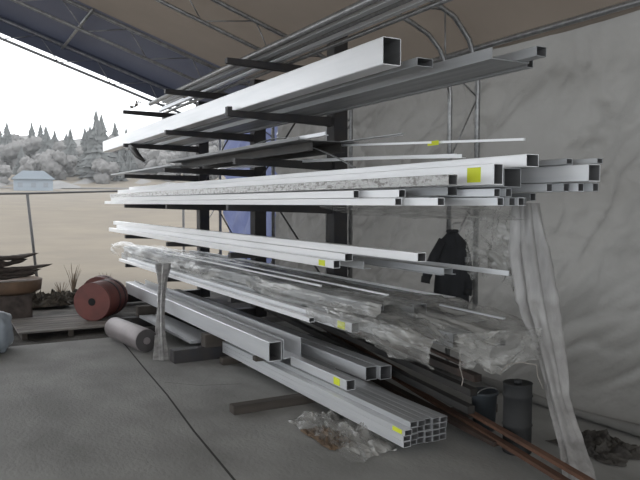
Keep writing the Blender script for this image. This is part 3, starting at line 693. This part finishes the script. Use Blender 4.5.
# ---------------------------------------------------------------- far house and trees
hx, hy = polar(34, 84); hz = ground_z(84)
e = empty('house', (hx, hy, hz - .1), 'pale low house with gable roof beyond the dry field', 'house', rz=-R(5)); e.scale = (.84, .84, .84)
obj('wall', box(B(), (-2.4, -1.5, -.5), (2.4, 1.5, 1.5)), 'house', e)
bm = B(); pr2 = [(-2.7, 1.45), (-1.3, 2.55), (1.3, 2.55), (2.7, 1.45)]
va = [bm.verts.new((x, -1.8, z)) for x, z in pr2]; vb = [bm.verts.new((x, 1.8, z)) for x, z in pr2]
bm.faces.new(va); bm.faces.new(vb[::-1])
for i in range(4): bm.faces.new((va[i], vb[i], vb[(i + 1) % 4], va[(i + 1) % 4]))
obj('roof', bm, 'house', e)
for x in (-1.6, 0, 1.5): obj('window', box(B(), (x - .3, -1.54, .4), (x + .3, -1.5, 1.0)), 'pane', e)
def make_tree(kind, seed):
    rnd = random.Random(seed); e = empty('conifer_tree' if kind == 0 else 'bare_tree', (0, 0, 0), 'x', 'tree')
    obj('trunk', path_tube(B(), [(0, 0, -1), (0, 0, 6)], [.25, .08], 8), 'trunk', e, True)
    bm = B()
    if kind == 0:
        for t in range(13):
            z = 1 + t * .62; r = (2.0 - t * .145) * rnd.uniform(.8, 1.1)
            n = 14; top = bm.verts.new((0, 0, z + 1.5)); ring = []
            for k in range(n):
                rr = r * (1 if k % 2 else .55) * rnd.uniform(.8, 1.15); a = 2 * math.pi * k / n + t
                ring.append(bm.verts.new((rr * math.cos(a), rr * math.sin(a), z + rnd.uniform(-.2, .2))))
            for k in range(n): bm.faces.new((ring[k], ring[(k + 1) % n], top))
    else:
        for q in range(9):
            c = Vector((rnd.uniform(-1.8, 1.8), rnd.uniform(-1.8, 1.8), rnd.uniform(1.8, 5.6))); r = rnd.uniform(1.0, 1.8)
            b2 = bmesh.ops.create_icosphere(bm, subdivisions=3, radius=r)
            for v in b2['verts']: v.co = v.co * (1 + .5 * fbm(v.co.x * 1.4 + q, v.co.y * 1.4, v.co.z * 1.4, 4)) + c
    obj('foliage', bm, 'conifer' if kind == 0 else 'leafless', e, kind == 1)
    return e
protos = [make_tree(0, 1), make_tree(0, 2), make_tree(1, 3), make_tree(1, 4)]
used = [False] * 4
rnd = random.Random(5)
spots = []
for i in range(30):                                   # hill crest and slope
    px = -12 + i * 8.1; spots.append((px + rnd.uniform(-4, 4), rnd.uniform(128, 150), rnd.choice([0, 1, 0, 2, 3]), rnd.uniform(.62, 1.05)))
for i in range(22):
    px = -8 + i * 10.5; spots.append((px + rnd.uniform(-5, 5), rnd.uniform(98, 120), rnd.choice([2, 3, 0, 2, 3]), rnd.uniform(.42, .75)))
spots.append((98, 104, 0, .95)); spots.append((72, 112, 1, .8)); spots.append((48, 118, 0, .85))
spots.sort(key=lambda q: q[0]); cnt = {}
for px, D, k, s in spots:
    x, y = polar(px, D); z = ground_z(D) - .6
    far_ = D > 125
    lab = {True: {0: 'dark conifer on the far hill crest', 1: 'pale rounded tree on the far crest'}, False: {0: 'dark conifer low beyond the field', 1: 'pale rounded tree low beyond the field'}}[far_][k // 2]
    grp = ('hill crest ' if far_ else 'lower slope ') + ('conifers' if k < 2 else 'rounded trees')
    c_ = cnt[grp] = cnt.get(grp, -1) + 1
    lab += ', ' + (OR[c_] if c_ < 20 else 'farther right than the twentieth') + ' from left'
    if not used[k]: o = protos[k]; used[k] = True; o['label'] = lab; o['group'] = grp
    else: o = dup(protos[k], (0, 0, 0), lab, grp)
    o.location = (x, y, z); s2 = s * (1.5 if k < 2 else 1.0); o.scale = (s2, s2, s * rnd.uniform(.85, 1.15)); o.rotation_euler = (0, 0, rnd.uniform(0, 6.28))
for k, p in enumerate(protos):
    if not used[k]: raise RuntimeError('unused tree')

# ---------------------------------------------------------------- thin damp haze lying over the far side of the field
hm = bpy.data.materials.new('damp_haze'); hm.use_nodes = True; ht = hm.node_tree
ht.nodes.remove(ht.nodes['Principled BSDF']); vsn = ht.nodes.new('ShaderNodeVolumeScatter')
vsn.inputs['Color'].default_value = (.93, .96, .97, 1); vsn.inputs['Density'].default_value = .0021
ht.links.new(vsn.outputs[0], ht.nodes['Material Output'].inputs['Volume'])
o = obj('haze', box(B(), (-150, 42, -3), (200, 80, 40)), hm)
tag(o, 'thin pale haze over the far field in front of the wooded hill', 'haze', kind='stuff')
